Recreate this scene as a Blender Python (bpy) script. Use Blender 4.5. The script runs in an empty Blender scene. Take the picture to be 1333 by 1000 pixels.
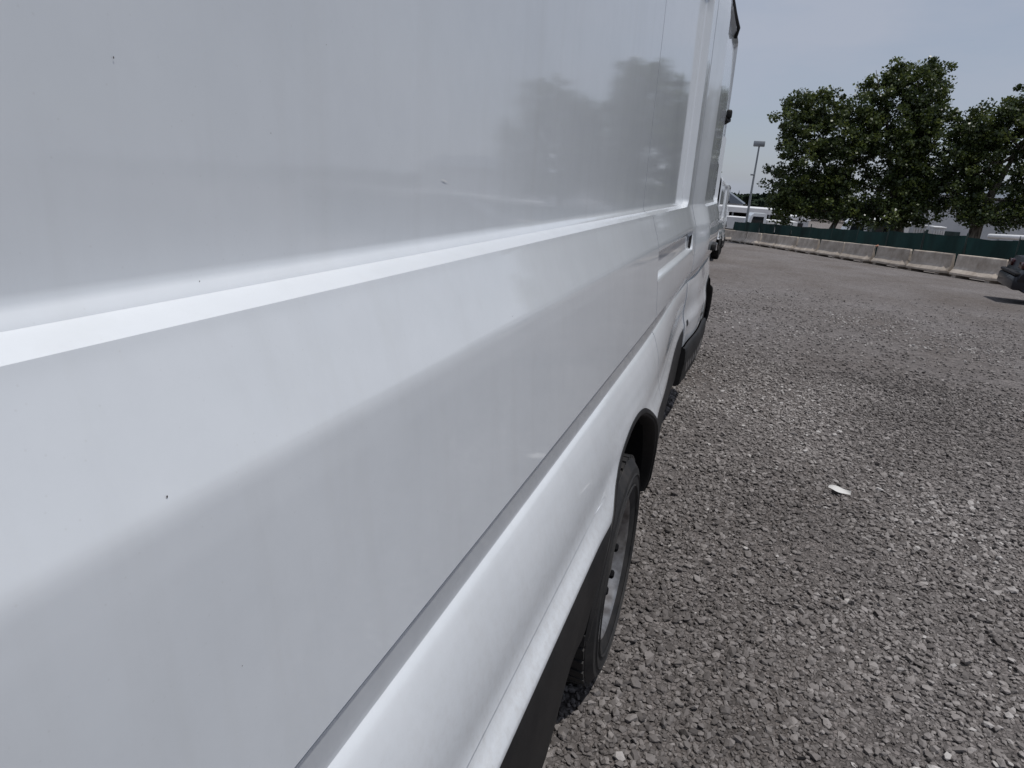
import bpy, bmesh, math, random
import numpy as np
from mathutils import Vector, Matrix

scene = bpy.context.scene
COL = scene.collection
R = math.radians

# ------------------------------------------------------------------ camera
CAM_H = 1.5
cd = bpy.data.cameras.new('camera')
cam = bpy.data.objects.new('camera', cd)
COL.objects.link(cam)
cx = Vector((0.938085, 0.340911, 0.061457))
cy = Vector((-0.159371, 0.267215, 0.950367))
cz = Vector((0.307568, -0.901319, 0.305001))
cam.matrix_world = Matrix(((cx.x, cy.x, cz.x, 0), (cx.y, cy.y, cz.y, 0), (cx.z, cy.z, cz.z, CAM_H), (0, 0, 0, 1)))
cd.sensor_width = 36.0
cd.lens = 36.0 * 850 / 1333
cd.clip_start = 0.01
cd.clip_end = 3000
scene.camera = cam

# ------------------------------------------------------------------ sky and sun
SUN_EL, SUN_AZ = R(74), R(-14)          # azimuth measured from +X towards +Y
sdir = Vector((math.cos(SUN_EL) * math.cos(SUN_AZ), math.cos(SUN_EL) * math.sin(SUN_AZ), math.sin(SUN_EL)))
world = bpy.data.worlds.new('World')
scene.world = world
world.use_nodes = True
wn, wl = world.node_tree.nodes, world.node_tree.links
wn.clear()
sky = wn.new('ShaderNodeTexSky')
sky.sky_type = 'NISHITA'
sky.sun_disc = False
sky.sun_elevation = SUN_EL
sky.sun_rotation = math.atan2(sdir.x, sdir.y)
sky.altitude = 100
sky.air_density = 1.0
sky.dust_density = 1.2
sky.ozone_density = 1.5
bg = wn.new('ShaderNodeBackground')
bg.inputs['Strength'].default_value = 0.088
wo = wn.new('ShaderNodeOutputWorld')
# thin high cloud veil over the whole sky
tc = wn.new('ShaderNodeTexCoord')
mp = wn.new('ShaderNodeMapping')
mp.inputs['Scale'].default_value = (1.0, 1.6, 3.2)
nz = wn.new('ShaderNodeTexNoise')
nz.inputs['Scale'].default_value = 2.2
nz.inputs['Detail'].default_value = 6
nz.inputs['Roughness'].default_value = 0.55
rp = wn.new('ShaderNodeValToRGB')
rp.color_ramp.elements[0].position = 0.40
rp.color_ramp.elements[0].color = (0.6, 0.6, 0.6, 1)
rp.color_ramp.elements[1].position = 0.64
rp.color_ramp.elements[1].color = (0.97, 0.97, 0.97, 1)
mx = wn.new('ShaderNodeMix')
mx.data_type = 'RGBA'
mx.inputs[7].default_value = (4.5, 4.95, 5.95, 1)
wl.new(tc.outputs['Generated'], mp.inputs['Vector'])
wl.new(mp.outputs['Vector'], nz.inputs['Vector'])
wl.new(nz.outputs['Fac'], rp.inputs['Fac'])
wl.new(rp.outputs['Color'], mx.inputs[0])
wl.new(sky.outputs['Color'], mx.inputs[6])
wl.new(mx.outputs[2], bg.inputs['Color'])
wl.new(bg.outputs['Background'], wo.inputs['Surface'])

sl = bpy.data.lights.new('sun', 'SUN')
sl.energy = 3.0
sl.angle = R(0.6)
sl.color = (1.0, 0.975, 0.94)
sun = bpy.data.objects.new('sun', sl)
COL.objects.link(sun)
sun.rotation_euler = sdir.to_track_quat('Z', 'Y').to_euler()
sun.location = sdir * 60

scene.view_settings.view_transform = 'Standard'
scene.view_settings.look = 'None'
scene.view_settings.exposure = 0.0
scene.view_settings.gamma = 1.0
scene.view_settings.use_curve_mapping = False

# ------------------------------------------------------------------ helpers
rng = np.random.default_rng(7)
random.seed(7)


def smooth(a, b, x):
    t = np.clip((np.asarray(x, float) - a) / (b - a), 0, 1)
    return t * t * (3 - 2 * t)


class MB:
    """collects vertices and faces of one mesh"""

    def __init__(self):
        self.v, self.f, self.m = [], [], []

    def add(self, vs, fs, mi=0):
        o = len(self.v)
        self.v += [tuple(map(float, p)) for p in vs]
        self.f += [tuple(i + o for i in f) for f in fs]
        self.m += [mi] * len(fs)
        return self

    def grid(self, P, mi=0, flip=False, close=False):
        """P[i][j] -> quads"""
        P = np.asarray(P, float)
        n, k = P.shape[:2]
        vs = P.reshape(-1, 3)
        fs = []
        for i in range(n if close else n - 1):
            i2 = (i + 1) % n
            for j in range(k - 1):
                q = (i * k + j, i2 * k + j, i2 * k + j + 1, i * k + j + 1)
                fs.append(q[::-1] if flip else q)
        return self.add(vs, fs, mi)

    def box(self, a, b, mi=0, bev=0.0, M=None):
        (x0, y0, z0), (x1, y1, z1) = a, b
        if bev <= 0:
            vs = [(x0, y0, z0), (x1, y0, z0), (x1, y1, z0), (x0, y1, z0), (x0, y0, z1), (x1, y0, z1), (x1, y1, z1), (x0, y1, z1)]
            fs = [(0, 3, 2, 1), (4, 5, 6, 7), (0, 1, 5, 4), (1, 2, 6, 5), (2, 3, 7, 6), (3, 0, 4, 7)]
        else:
            bm = bmesh.new()
            bmesh.ops.create_cube(bm, size=1)
            for v in bm.verts:
                v.co = Vector(((v.co.x + .5) * (x1 - x0) + x0, (v.co.y + .5) * (y1 - y0) + y0, (v.co.z + .5) * (z1 - z0) + z0))
            bmesh.ops.bevel(bm, geom=bm.edges[:], offset=bev, segments=2, profile=.5, affect='EDGES')
            bm.verts.index_update()
            vs = [v.co[:] for v in bm.verts]
            fs = [tuple(v.index for v in f.verts) for f in bm.faces]
            bm.free()
        if M is not None:
            vs = [(M @ Vector(p))[:] for p in vs]
        return self.add(vs, fs, mi)

    def tube(self, pts, rad, n=8, mi=0, cap=True):
        pts = [Vector(p) for p in pts]
        rads = rad if isinstance(rad, (list, tuple)) else [rad] * len(pts)
        rings = []
        up = Vector((0.13, 0.21, 0.97))
        for i, p in enumerate(pts):
            d = (pts[min(i + 1, len(pts) - 1)] - pts[max(i - 1, 0)]).normalized()
            a = d.cross(up)
            if a.length < 1e-3:
                a = d.cross(Vector((1, 0, 0)))
            a.normalize()
            b = d.cross(a)
            rings.append([p + (a * math.cos(2 * math.pi * k / n) + b * math.sin(2 * math.pi * k / n)) * rads[i] for k in range(n)])
        o = len(self.v)
        for r in rings:
            self.v += [q[:] for q in r]
        for i in range(len(rings) - 1):
            for k in range(n):
                k2 = (k + 1) % n
                self.f.append((o + i * n + k, o + i * n + k2, o + (i + 1) * n + k2, o + (i + 1) * n + k))
                self.m.append(mi)
        if cap:
            self.f.append(tuple(o + k for k in range(n))[::-1]); self.m.append(mi)
            self.f.append(tuple(o + (len(rings) - 1) * n + k for k in range(n))); self.m.append(mi)
        return self

    def revolve_x(self, prof, c, n=48, mi=0, a0=0, a1=2 * math.pi, skip=None):
        """profile of (x, radius) turned about an axis parallel to X through c=(y,z)"""
        full = abs(a1 - a0 - 2 * math.pi) < 1e-6
        cols = n if full else n + 1
        o = len(self.v)
        k = len(prof)
        for i in range(cols):
            a = a0 + (a1 - a0) * i / n
            for (x, r) in prof:
                self.v.append((x, c[0] + r * math.cos(a), c[1] + r * math.sin(a)))
        for i in range(n):
            i2 = (i + 1) % cols
            for j in range(k - 1):
                if skip and skip(i, j):
                    continue
                self.f.append((o + i * k + j, o + i2 * k + j, o + i2 * k + j + 1, o + i * k + j + 1))
                self.m.append(mi)
        return self

    def build(self, name, mats, parent=None, smooth_angle=None, origin=(0, 0, 0), loc=None):
        me = bpy.data.meshes.new(name)
        o = Vector(origin)
        me.from_pydata([(Vector(p) - o)[:] for p in self.v], [], self.f)
        if not isinstance(mats, (list, tuple)):
            mats = [mats]
        for m in mats:
            me.materials.append(m)
        if len(mats) > 1:
            me.polygons.foreach_set('material_index', self.m)
        bm = bmesh.new()
        bm.from_mesh(me)
        bmesh.ops.remove_doubles(bm, verts=bm.verts[:], dist=1e-5)
        bmesh.ops.recalc_face_normals(bm, faces=bm.faces[:])
        bm.to_mesh(me)
        bm.free()
        if smooth_angle:
            me.polygons.foreach_set('use_smooth', [True] * len(me.polygons))
            me.set_sharp_from_angle(angle=R(smooth_angle))
        ob = bpy.data.objects.new(name, me)
        COL.objects.link(ob)
        if parent is not None:
            ob.parent = parent
        if loc is not None:
            ob.location = loc
        return ob


def tag(o, label=None, cat=None, group=None, kind=None):
    if label: o['label'] = label
    if cat: o['category'] = cat
    if group: o['group'] = group
    if kind: o['kind'] = kind
    return o


def empty(name, loc, label=None, cat=None, group=None, rz=0.0):
    e = bpy.data.objects.new(name, None)
    e.empty_display_size = 0.2
    COL.objects.link(e)
    e.location = loc
    e.rotation_euler = (0, 0, rz)
    return tag(e, label, cat, group)


def copy_tree(o, parent=None):
    c = o.copy()
    COL.objects.link(c)
    c.parent = parent
    for ch in list(o.children):
        copy_tree(ch, c)
    return c


def material(name, color, rough=0.6, metal=0.0, spec=0.5, coat=0.0, coat_rough=0.05):
    m = bpy.data.materials.new(name)
    m.use_nodes = True
    b = m.node_tree.nodes['Principled BSDF']
    b.inputs['Base Color'].default_value = (*color, 1)
    b.inputs['Roughness'].default_value = rough
    b.inputs['Metallic'].default_value = metal
    b.inputs['Specular IOR Level'].default_value = spec
    b.inputs['Coat Weight'].default_value = coat
    b.inputs['Coat Roughness'].default_value = coat_rough
    return m


def nodes(m):
    return m.node_tree.nodes, m.node_tree.links, m.node_tree.nodes['Principled BSDF']


def add_noise_color(m, c0, c1, scale, detail=4, p0=.35, p1=.65, coord='Object', rough=.55, vec_scale=None):
    n, l, b = nodes(m)
    t = n.new('ShaderNodeTexCoord')
    src = t.outputs[coord]
    if vec_scale:
        mpn = n.new('ShaderNodeMapping')
        mpn.inputs['Scale'].default_value = vec_scale
        l.new(src, mpn.inputs['Vector'])
        src = mpn.outputs['Vector']
    x = n.new('ShaderNodeTexNoise')
    x.inputs['Scale'].default_value = scale
    x.inputs['Detail'].default_value = detail
    x.inputs['Roughness'].default_value = rough
    r = n.new('ShaderNodeValToRGB')
    r.color_ramp.elements[0].position = p0
    r.color_ramp.elements[0].color = (*c0, 1)
    r.color_ramp.elements[1].position = p1
    r.color_ramp.elements[1].color = (*c1, 1)
    l.new(src, x.inputs['Vector'])
    l.new(x.outputs['Fac'], r.inputs['Fac'])
    l.new(r.outputs['Color'], b.inputs['Base Color'])
    return x, r, src


def add_bump(m, scale, strength, dist, detail=3, coord='Object'):
    n, l, b = nodes(m)
    t = n.new('ShaderNodeTexCoord')
    x = n.new('ShaderNodeTexNoise')
    x.inputs['Scale'].default_value = scale
    x.inputs['Detail'].default_value = detail
    u = n.new('ShaderNodeBump')
    u.inputs['Strength'].default_value = strength
    u.inputs['Distance'].default_value = dist
    l.new(t.outputs[coord], x.inputs['Vector'])
    l.new(x.outputs['Fac'], u.inputs['Height'])
    l.new(u.outputs['Normal'], b.inputs['Normal'])


# ------------------------------------------------------------------ materials
# white van paint: dusty clear coat
M_PAINT = material('white_paint', (0.62, 0.635, 0.66), rough=.5, spec=.35, coat=1.0, coat_rough=.05)
n_, l_, b_ = nodes(M_PAINT)
t_ = n_.new('ShaderNodeTexCoord')
x_ = n_.new('ShaderNodeTexNoise'); x_.inputs['Scale'].default_value = 2.1; x_.inputs['Detail'].default_value = 7; x_.inputs['Roughness'].default_value = .62
r_ = n_.new('ShaderNodeMapRange')
r_.inputs['From Min'].default_value = .3; r_.inputs['From Max'].default_value = .75
r_.inputs['To Min'].default_value = .03; r_.inputs['To Max'].default_value = .11
l_.new(t_.outputs['Object'], x_.inputs['Vector']); l_.new(x_.outputs['Fac'], r_.inputs['Value']); l_.new(r_.outputs['Result'], b_.inputs['Coat Roughness'])
# road film and fine dust specks
x2 = n_.new('ShaderNodeTexNoise'); x2.inputs['Scale'].default_value = 3.3; x2.inputs['Detail'].default_value = 8; x2.inputs['Roughness'].default_value = .7
r2 = n_.new('ShaderNodeValToRGB')
r2.color_ramp.elements[0].position = .3; r2.color_ramp.elements[0].color = (.60, .625, .655, 1)
r2.color_ramp.elements[1].position = .7; r2.color_ramp.elements[1].color = (.665, .69, .72, 1)
v2 = n_.new('ShaderNodeTexVoronoi'); v2.inputs['Scale'].default_value = 95
rv = n_.new('ShaderNodeMapRange')
rv.inputs['From Min'].default_value = .0; rv.inputs['From Max'].default_value = .10
rv.inputs['To Min'].default_value = .18; rv.inputs['To Max'].default_value = 0
mx2 = n_.new('ShaderNodeMix'); mx2.data_type = 'RGBA'; mx2.inputs[7].default_value = (.33, .31, .29, 1)
l_.new(t_.outputs['Object'], x2.inputs['Vector']); l_.new(x2.outputs['Fac'], r2.inputs['Fac'])
l_.new(t_.outputs['Object'], v2.inputs['Vector']); l_.new(v2.outputs['Distance'], rv.inputs['Value'])
l_.new(rv.outputs['Result'], mx2.inputs[0]); l_.new(r2.outputs['Color'], mx2.inputs[6])
mps = n_.new('ShaderNodeMapping'); mps.inputs['Scale'].default_value = (14, 14, .9)
xs_ = n_.new('ShaderNodeTexNoise'); xs_.inputs['Scale'].default_value = 1.5; xs_.inputs['Detail'].default_value = 6; xs_.inputs['Roughness'].default_value = .6
ms2 = n_.new('ShaderNodeMapRange'); ms2.inputs['From Min'].default_value = .5; ms2.inputs['From Max'].default_value = .8; ms2.inputs['To Max'].default_value = .16
mxs = n_.new('ShaderNodeMix'); mxs.data_type = 'RGBA'; mxs.inputs[7].default_value = (.47, .47, .46, 1)
l_.new(t_.outputs['Object'], mps.inputs['Vector']); l_.new(mps.outputs['Vector'], xs_.inputs['Vector']); l_.new(xs_.outputs['Fac'], ms2.inputs['Value'])
l_.new(ms2.outputs['Result'], mxs.inputs[0]); l_.new(mx2.outputs[2], mxs.inputs[6])
sz = n_.new('ShaderNodeSeparateXYZ'); l_.new(t_.outputs['Object'], sz.inputs['Vector'])
mz = n_.new('ShaderNodeMapRange'); mz.inputs['From Min'].default_value = 1.0; mz.inputs['From Max'].default_value = .62; mz.inputs['To Max'].default_value = 1
xf = n_.new('ShaderNodeTexNoise'); xf.inputs['Scale'].default_value = 60; xf.inputs['Detail'].default_value = 8; xf.inputs['Roughness'].default_value = .8
mf = n_.new('ShaderNodeMapRange'); mf.inputs['From Min'].default_value = .45; mf.inputs['From Max'].default_value = .75; mf.inputs['To Max'].default_value = .55
mm_ = n_.new('ShaderNodeMath'); mm_.operation = 'MULTIPLY'
mxf = n_.new('ShaderNodeMix'); mxf.data_type = 'RGBA'; mxf.inputs[7].default_value = (.36, .335, .31, 1)
l_.new(sz.outputs['Z'], mz.inputs['Value']); l_.new(t_.outputs['Object'], xf.inputs['Vector']); l_.new(xf.outputs['Fac'], mf.inputs['Value'])
l_.new(mz.outputs['Result'], mm_.inputs[0]); l_.new(mf.outputs['Result'], mm_.inputs[1]); l_.new(mm_.outputs['Value'], mxf.inputs[0])
l_.new(mxs.outputs[2], mxf.inputs[6]); l_.new(mxf.outputs[2], b_.inputs['Base Color'])
# orange peel and slight sheet waviness
x3 = n_.new('ShaderNodeTexNoise'); x3.inputs['Scale'].default_value = 3.0; x3.inputs['Detail'].default_value = 2
u3 = n_.new('ShaderNodeBump'); u3.inputs['Strength'].default_value = .07; u3.inputs['Distance'].default_value = .01
l_.new(t_.outputs['Object'], x3.inputs['Vector']); l_.new(x3.outputs['Fac'], u3.inputs['Height'])
l_.new(u3.outputs['Normal'], b_.inputs['Normal']); l_.new(u3.outputs['Normal'], b_.inputs['Coat Normal'])

M_PLASTIC = material('black_plastic', (.018, .018, .02), rough=.6, spec=.28)
add_noise_color(M_PLASTIC, (.006, .006, .007), (.026, .024, .023), 5, 9, .35, .8, rough=.72)
add_bump(M_PLASTIC, 700, .15, .002)
M_DARK = material('dark_void', (.008, .008, .009), rough=.9, spec=.1)
M_RUBBER = material('tyre_rubber', (.014, .014, .015), rough=.75)
add_noise_color(M_RUBBER, (.006, .006, .007), (.040, .035, .031), 16, 8, .4, .85, rough=.72)
M_STEEL = material('rim_steel', (.42, .42, .43), rough=.38, metal=.7)
add_noise_color(M_STEEL, (.13, .12, .115), (.30, .295, .295), 22, 7)
M_GLASS = material('side_glass', (.012, .015, .018), rough=.03, spec=.6)
M_CHROME = material('chrome', (.8, .8, .82), rough=.12, metal=1)
M_RED = material('red_lamp', (.045, .006, .006), rough=.15, spec=.6)
M_LAMP = material('clear_lamp', (.55, .56, .58), rough=.1, spec=.6)
M_DIRT = material('dirt_fleck', (.05, .04, .035), rough=.9)
M_CONC = material('weathered_concrete', (.3, .28, .26), rough=.9, spec=.2)
n_, l_, b_ = nodes(M_CONC)
xx, rr, src = add_noise_color(M_CONC, (.30, .25, .203), (.60, .53, .455), 2.4, 8, .3, .72, rough=.68)
oi = n_.new('ShaderNodeObjectInfo')
hm = n_.new('ShaderNodeHueSaturation')
mr = n_.new('ShaderNodeMapRange'); mr.inputs['To Min'].default_value = .8; mr.inputs['To Max'].default_value = 1.15
ad = n_.new('ShaderNodeVectorMath'); ad.operation = 'ADD'
l_.new(oi.outputs['Random'], mr.inputs['Value']); l_.new(mr.outputs['Result'], hm.inputs['Value'])
l_.new(rr.outputs['Color'], hm.inputs['Color']); l_.new(hm.outputs['Color'], b_.inputs['Base Color'])
sc_ = n_.new('ShaderNodeVectorMath'); sc_.operation = 'SCALE'; sc_.inputs['Scale'].default_value = 37
cmb = n_.new('ShaderNodeCombineXYZ')
l_.new(oi.outputs['Random'], cmb.inputs['X']); l_.new(oi.outputs['Random'], cmb.inputs['Z'])
l_.new(cmb.outputs['Vector'], sc_.inputs[0]); l_.new(src, ad.inputs[0]); l_.new(sc_.outputs['Vector'], ad.inputs[1]); l_.new(ad.outputs['Vector'], xx.inputs['Vector'])
add_bump(M_CONC, 40, .3, .01, 6)
M_NET = material('green_netting', (.012, .06, .05), rough=.8, spec=.2)
add_noise_color(M_NET, (.004, .015, .014), (.014, .05, .046), 1.1, 6, .3, .7, vec_scale=(1, 1, .4))
M_GALV = material('galvanised_steel', (.3, .32, .34), rough=.5, metal=.6)
M_WALL = material('white_render', (.6, .6, .6), rough=.8)
add_noise_color(M_WALL, (.44, .45, .46), (.62, .62, .62), .35, 7, .3, .7, vec_scale=(1, 1, .5))
M_WHITE = material('white_panel', (.72, .72, .72), rough=.5)
add_noise_color(M_WHITE, (.6, .6, .61), (.75, .75, .75), .8, 5)
M_GREENBOX = material('dark_green_paint', (.012, .03, .026), rough=.5)
add_noise_color(M_GREENBOX, (.009, .022, .02), (.022, .045, .04), 1.5, 5)
M_BARK = material('bark', (.11, .09, .07), rough=.9, spec=.2)
add_noise_color(M_BARK, (.045, .036, .028), (.19, .17, .14), 3, 6, vec_scale=(3, 3, .8))
M_LEAF = material('foliage', (.05, .09, .02), rough=.38, spec=.5)
n_, l_, b_ = nodes(M_LEAF)
at = n_.new('ShaderNodeAttribute'); at.attribute_name = 'tone'
lr = n_.new('ShaderNodeValToRGB')
lr.color_ramp.elements[0].color = (.020, .033, .011, 1)
lr.color_ramp.elements[1].color = (.115, .145, .036, 1)
e_ = lr.color_ramp.elements.new(.5); e_.color = (.042, .062, .018, 1)
l_.new(at.outputs['Fac'], lr.inputs['Fac']); l_.new(lr.outputs['Color'], b_.inputs['Base Color'])
tr_ = n_.new('ShaderNodeBsdfTranslucent'); ms_ = n_.new('ShaderNodeMixShader'); ms_.inputs[0].default_value = .3
hs_ = n_.new('ShaderNodeHueSaturation'); hs_.inputs['Value'].default_value = 1.6; hs_.inputs['Hue'].default_value = .485
l_.new(lr.outputs['Color'], hs_.inputs['Color']); l_.new(hs_.outputs['Color'], tr_.inputs['Color'])
l_.new(b_.outputs['BSDF'], ms_.inputs[1]); l_.new(tr_.outputs['BSDF'], ms_.inputs[2]); l_.new(ms_.outputs['Shader'], n_['Material Output'].inputs['Surface'])
M_WOOD = material('far_woods', (.02, .03, .02), rough=.9, spec=.1)
add_noise_color(M_WOOD, (.012, .02, .014), (.035, .05, .03), .5, 6)
M_ROOF = material('slate_roof', (.13, .15, .18), rough=.8)
M_BLACK = material('marker_black', (.008, .008, .008), rough=.5)
M_CARPAINT = material('dark_car_paint', (.010, .011, .016), rough=.4, spec=.3, coat=.25, coat_rough=.06)
add_noise_color(M_CARPAINT, (.008, .009, .013), (.016, .017, .023), 2, 4)
M_PAPER = material('paper', (.55, .54, .52), rough=.8)
M_SIGN = material('sign_ink', (.03, .035, .04), rough=.7)

# ------------------------------------------------------------------ ground


def gz(y):
    """height of the lot: level round the van, then falling gently to the barriers"""
    y = np.asarray(y, float)
    sp = lambda t: np.logaddexp(0, t)
    return -.048 * 1.5 * (sp((y - 6.5) / 1.5) - sp((y - 118) / 1.5))


M_GROUND = bpy.data.materials.new('gravel_ground')
M_GROUND.use_nodes = True
n_, l_, b_ = nodes(M_GROUND)
t_ = n_.new('ShaderNodeTexCoord')
big = n_.new('ShaderNodeTexNoise'); big.inputs['Scale'].default_value = .55; big.inputs['Detail'].default_value = 7; big.inputs['Roughness'].default_value = .62
mpg = n_.new('ShaderNodeMapping'); mpg.inputs['Scale'].default_value = (1, .55, 1); mpg.inputs['Rotation'].default_value = (0, 0, .5)
cr = n_.new('ShaderNodeValToRGB')
cr.color_ramp.elements[0].position = .3; cr.color_ramp.elements[0].color = (.140, .122, .112, 1)
cr.color_ramp.elements[1].position = .7; cr.color_ramp.elements[1].color = (.208, .192, .188, 1)
fine = n_.new('ShaderNodeTexVoronoi'); fine.inputs['Scale'].default_value = 64
edge = n_.new('ShaderNodeTexVoronoi'); edge.feature = 'DISTANCE_TO_EDGE'; edge.inputs['Scale'].default_value = 64
fr = n_.new('ShaderNodeMapRange'); fr.inputs['From Min'].default_value = 0; fr.inputs['From Max'].default_value = .16; fr.inputs['To Min'].default_value = .74; fr.inputs['To Max'].default_value = 1.06  # darker pebble edges: shade of the crevices painted into the colour
vc = n_.new('ShaderNodeSeparateColor')
mvc = n_.new('ShaderNodeMapRange'); mvc.inputs['To Min'].default_value = .74; mvc.inputs['To Max'].default_value = 1.28
mul = n_.new('ShaderNodeMath'); mul.operation = 'MULTIPLY'
gr = n_.new('ShaderNodeTexNoise'); gr.inputs['Scale'].default_value = 9; gr.inputs['Detail'].default_value = 9; gr.inputs['Roughness'].default_value = .75
grm = n_.new('ShaderNodeMapRange'); grm.inputs['From Min'].default_value = .3; grm.inputs['From Max'].default_value = .7; grm.inputs['To Min'].default_value = .62; grm.inputs['To Max'].default_value = 1.36
mul2 = n_.new('ShaderNodeMath'); mul2.operation = 'MULTIPLY'
hs = n_.new('ShaderNodeHueSaturation')
l_.new(t_.outputs['Object'], mpg.inputs['Vector']); l_.new(mpg.outputs['Vector'], big.inputs['Vector']); l_.new(big.outputs['Fac'], cr.inputs['Fac'])
l_.new(t_.outputs['Object'], fine.inputs['Vector']); l_.new(t_.outputs['Object'], edge.inputs['Vector']); l_.new(edge.outputs['Distance'], fr.inputs['Value'])
l_.new(fine.outputs['Color'], vc.inputs['Color']); l_.new(vc.outputs[0], mvc.inputs['Value'])
l_.new(fr.outputs['Result'], mul.inputs[0]); l_.new(mvc.outputs['Result'], mul.inputs[1])
l_.new(t_.outputs['Object'], gr.inputs['Vector']); l_.new(gr.outputs['Fac'], grm.inputs['Value'])
l_.new(mul.outputs['Value'], mul2.inputs[0]); l_.new(grm.outputs['Result'], mul2.inputs[1])
l_.new(cr.outputs['Color'], hs.inputs['Color']); l_.new(mul2.outputs['Value'], hs.inputs['Value'])
l_.new(hs.outputs['Color'], b_.inputs['Base Color'])
b_.inputs['Roughness'].default_value = .95
b_.inputs['Specular IOR Level'].default_value = .15
bp = n_.new('ShaderNodeBump'); bp.inputs['Strength'].default_value = .8; bp.inputs['Distance'].default_value = .012
bp2 = n_.new('ShaderNodeBump'); bp2.inputs['Strength'].default_value = .7; bp2.inputs['Distance'].default_value = .05
l_.new(fr.outputs['Result'], bp.inputs['Height']); l_.new(gr.outputs['Fac'], bp2.inputs['Height'])
l_.new(bp.outputs['Normal'], bp2.inputs['Normal']); l_.new(bp2.outputs['Normal'], b_.inputs['Normal'])

ys = np.concatenate([[-400, -100, -30], np.arange(-10, 130, 1.0), [140, 200, 400, 900]])
xs = np.array([-700, -200, -60, -20, -5, 0, 5, 20, 60, 200, 700.])
P = np.zeros((len(ys), len(xs), 3))
P[..., 0] = xs[None]; P[..., 1] = ys[:, None]; P[..., 2] = gz(ys)[:, None]
tag(MB().grid(P).build('ground', M_GROUND, smooth_angle=60), kind='structure')


# value noise for density and tone
def vnoise(x, y, s, seed):
    r = np.random.default_rng(seed).random((64, 64))
    X, Y = np.asarray(x) * s, np.asarray(y) * s
    i, j = np.floor(X).astype(int), np.floor(Y).astype(int)
    fx, fy = X - i, Y - j
    fx, fy = fx * fx * (3 - 2 * fx), fy * fy * (3 - 2 * fy)
    g = lambda a, b: r[a % 64, b % 64]
    return (g(i, j) * (1 - fx) + g(i + 1, j) * fx) * (1 - fy) + (g(i, j + 1) * (1 - fx) + g(i + 1, j + 1) * fx) * fy


M_STONE = material('gravel_stone', (.14, .13, .13), rough=.9, spec=.25)
n_, l_, b_ = nodes(M_STONE)
at = n_.new('ShaderNodeAttribute'); at.attribute_name = 'tone'
sr = n_.new('ShaderNodeValToRGB')
sr.color_ramp.elements[0].color = (.086, .077, .073, 1)
sr.color_ramp.elements[1].color = (.40, .38, .365, 1)
e_ = sr.color_ramp.elements.new(.45); e_.color = (.180, .164, .156, 1)
e_ = sr.color_ramp.elements.new(.8); e_.color = (.262, .241, .230, 1)
l_.new(at.outputs['Fac'], sr.inputs['Fac']); l_.new(sr.outputs['Color'], b_.inputs['Base Color'])
add_bump(M_STONE, 160, .5, .003, 4)


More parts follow.
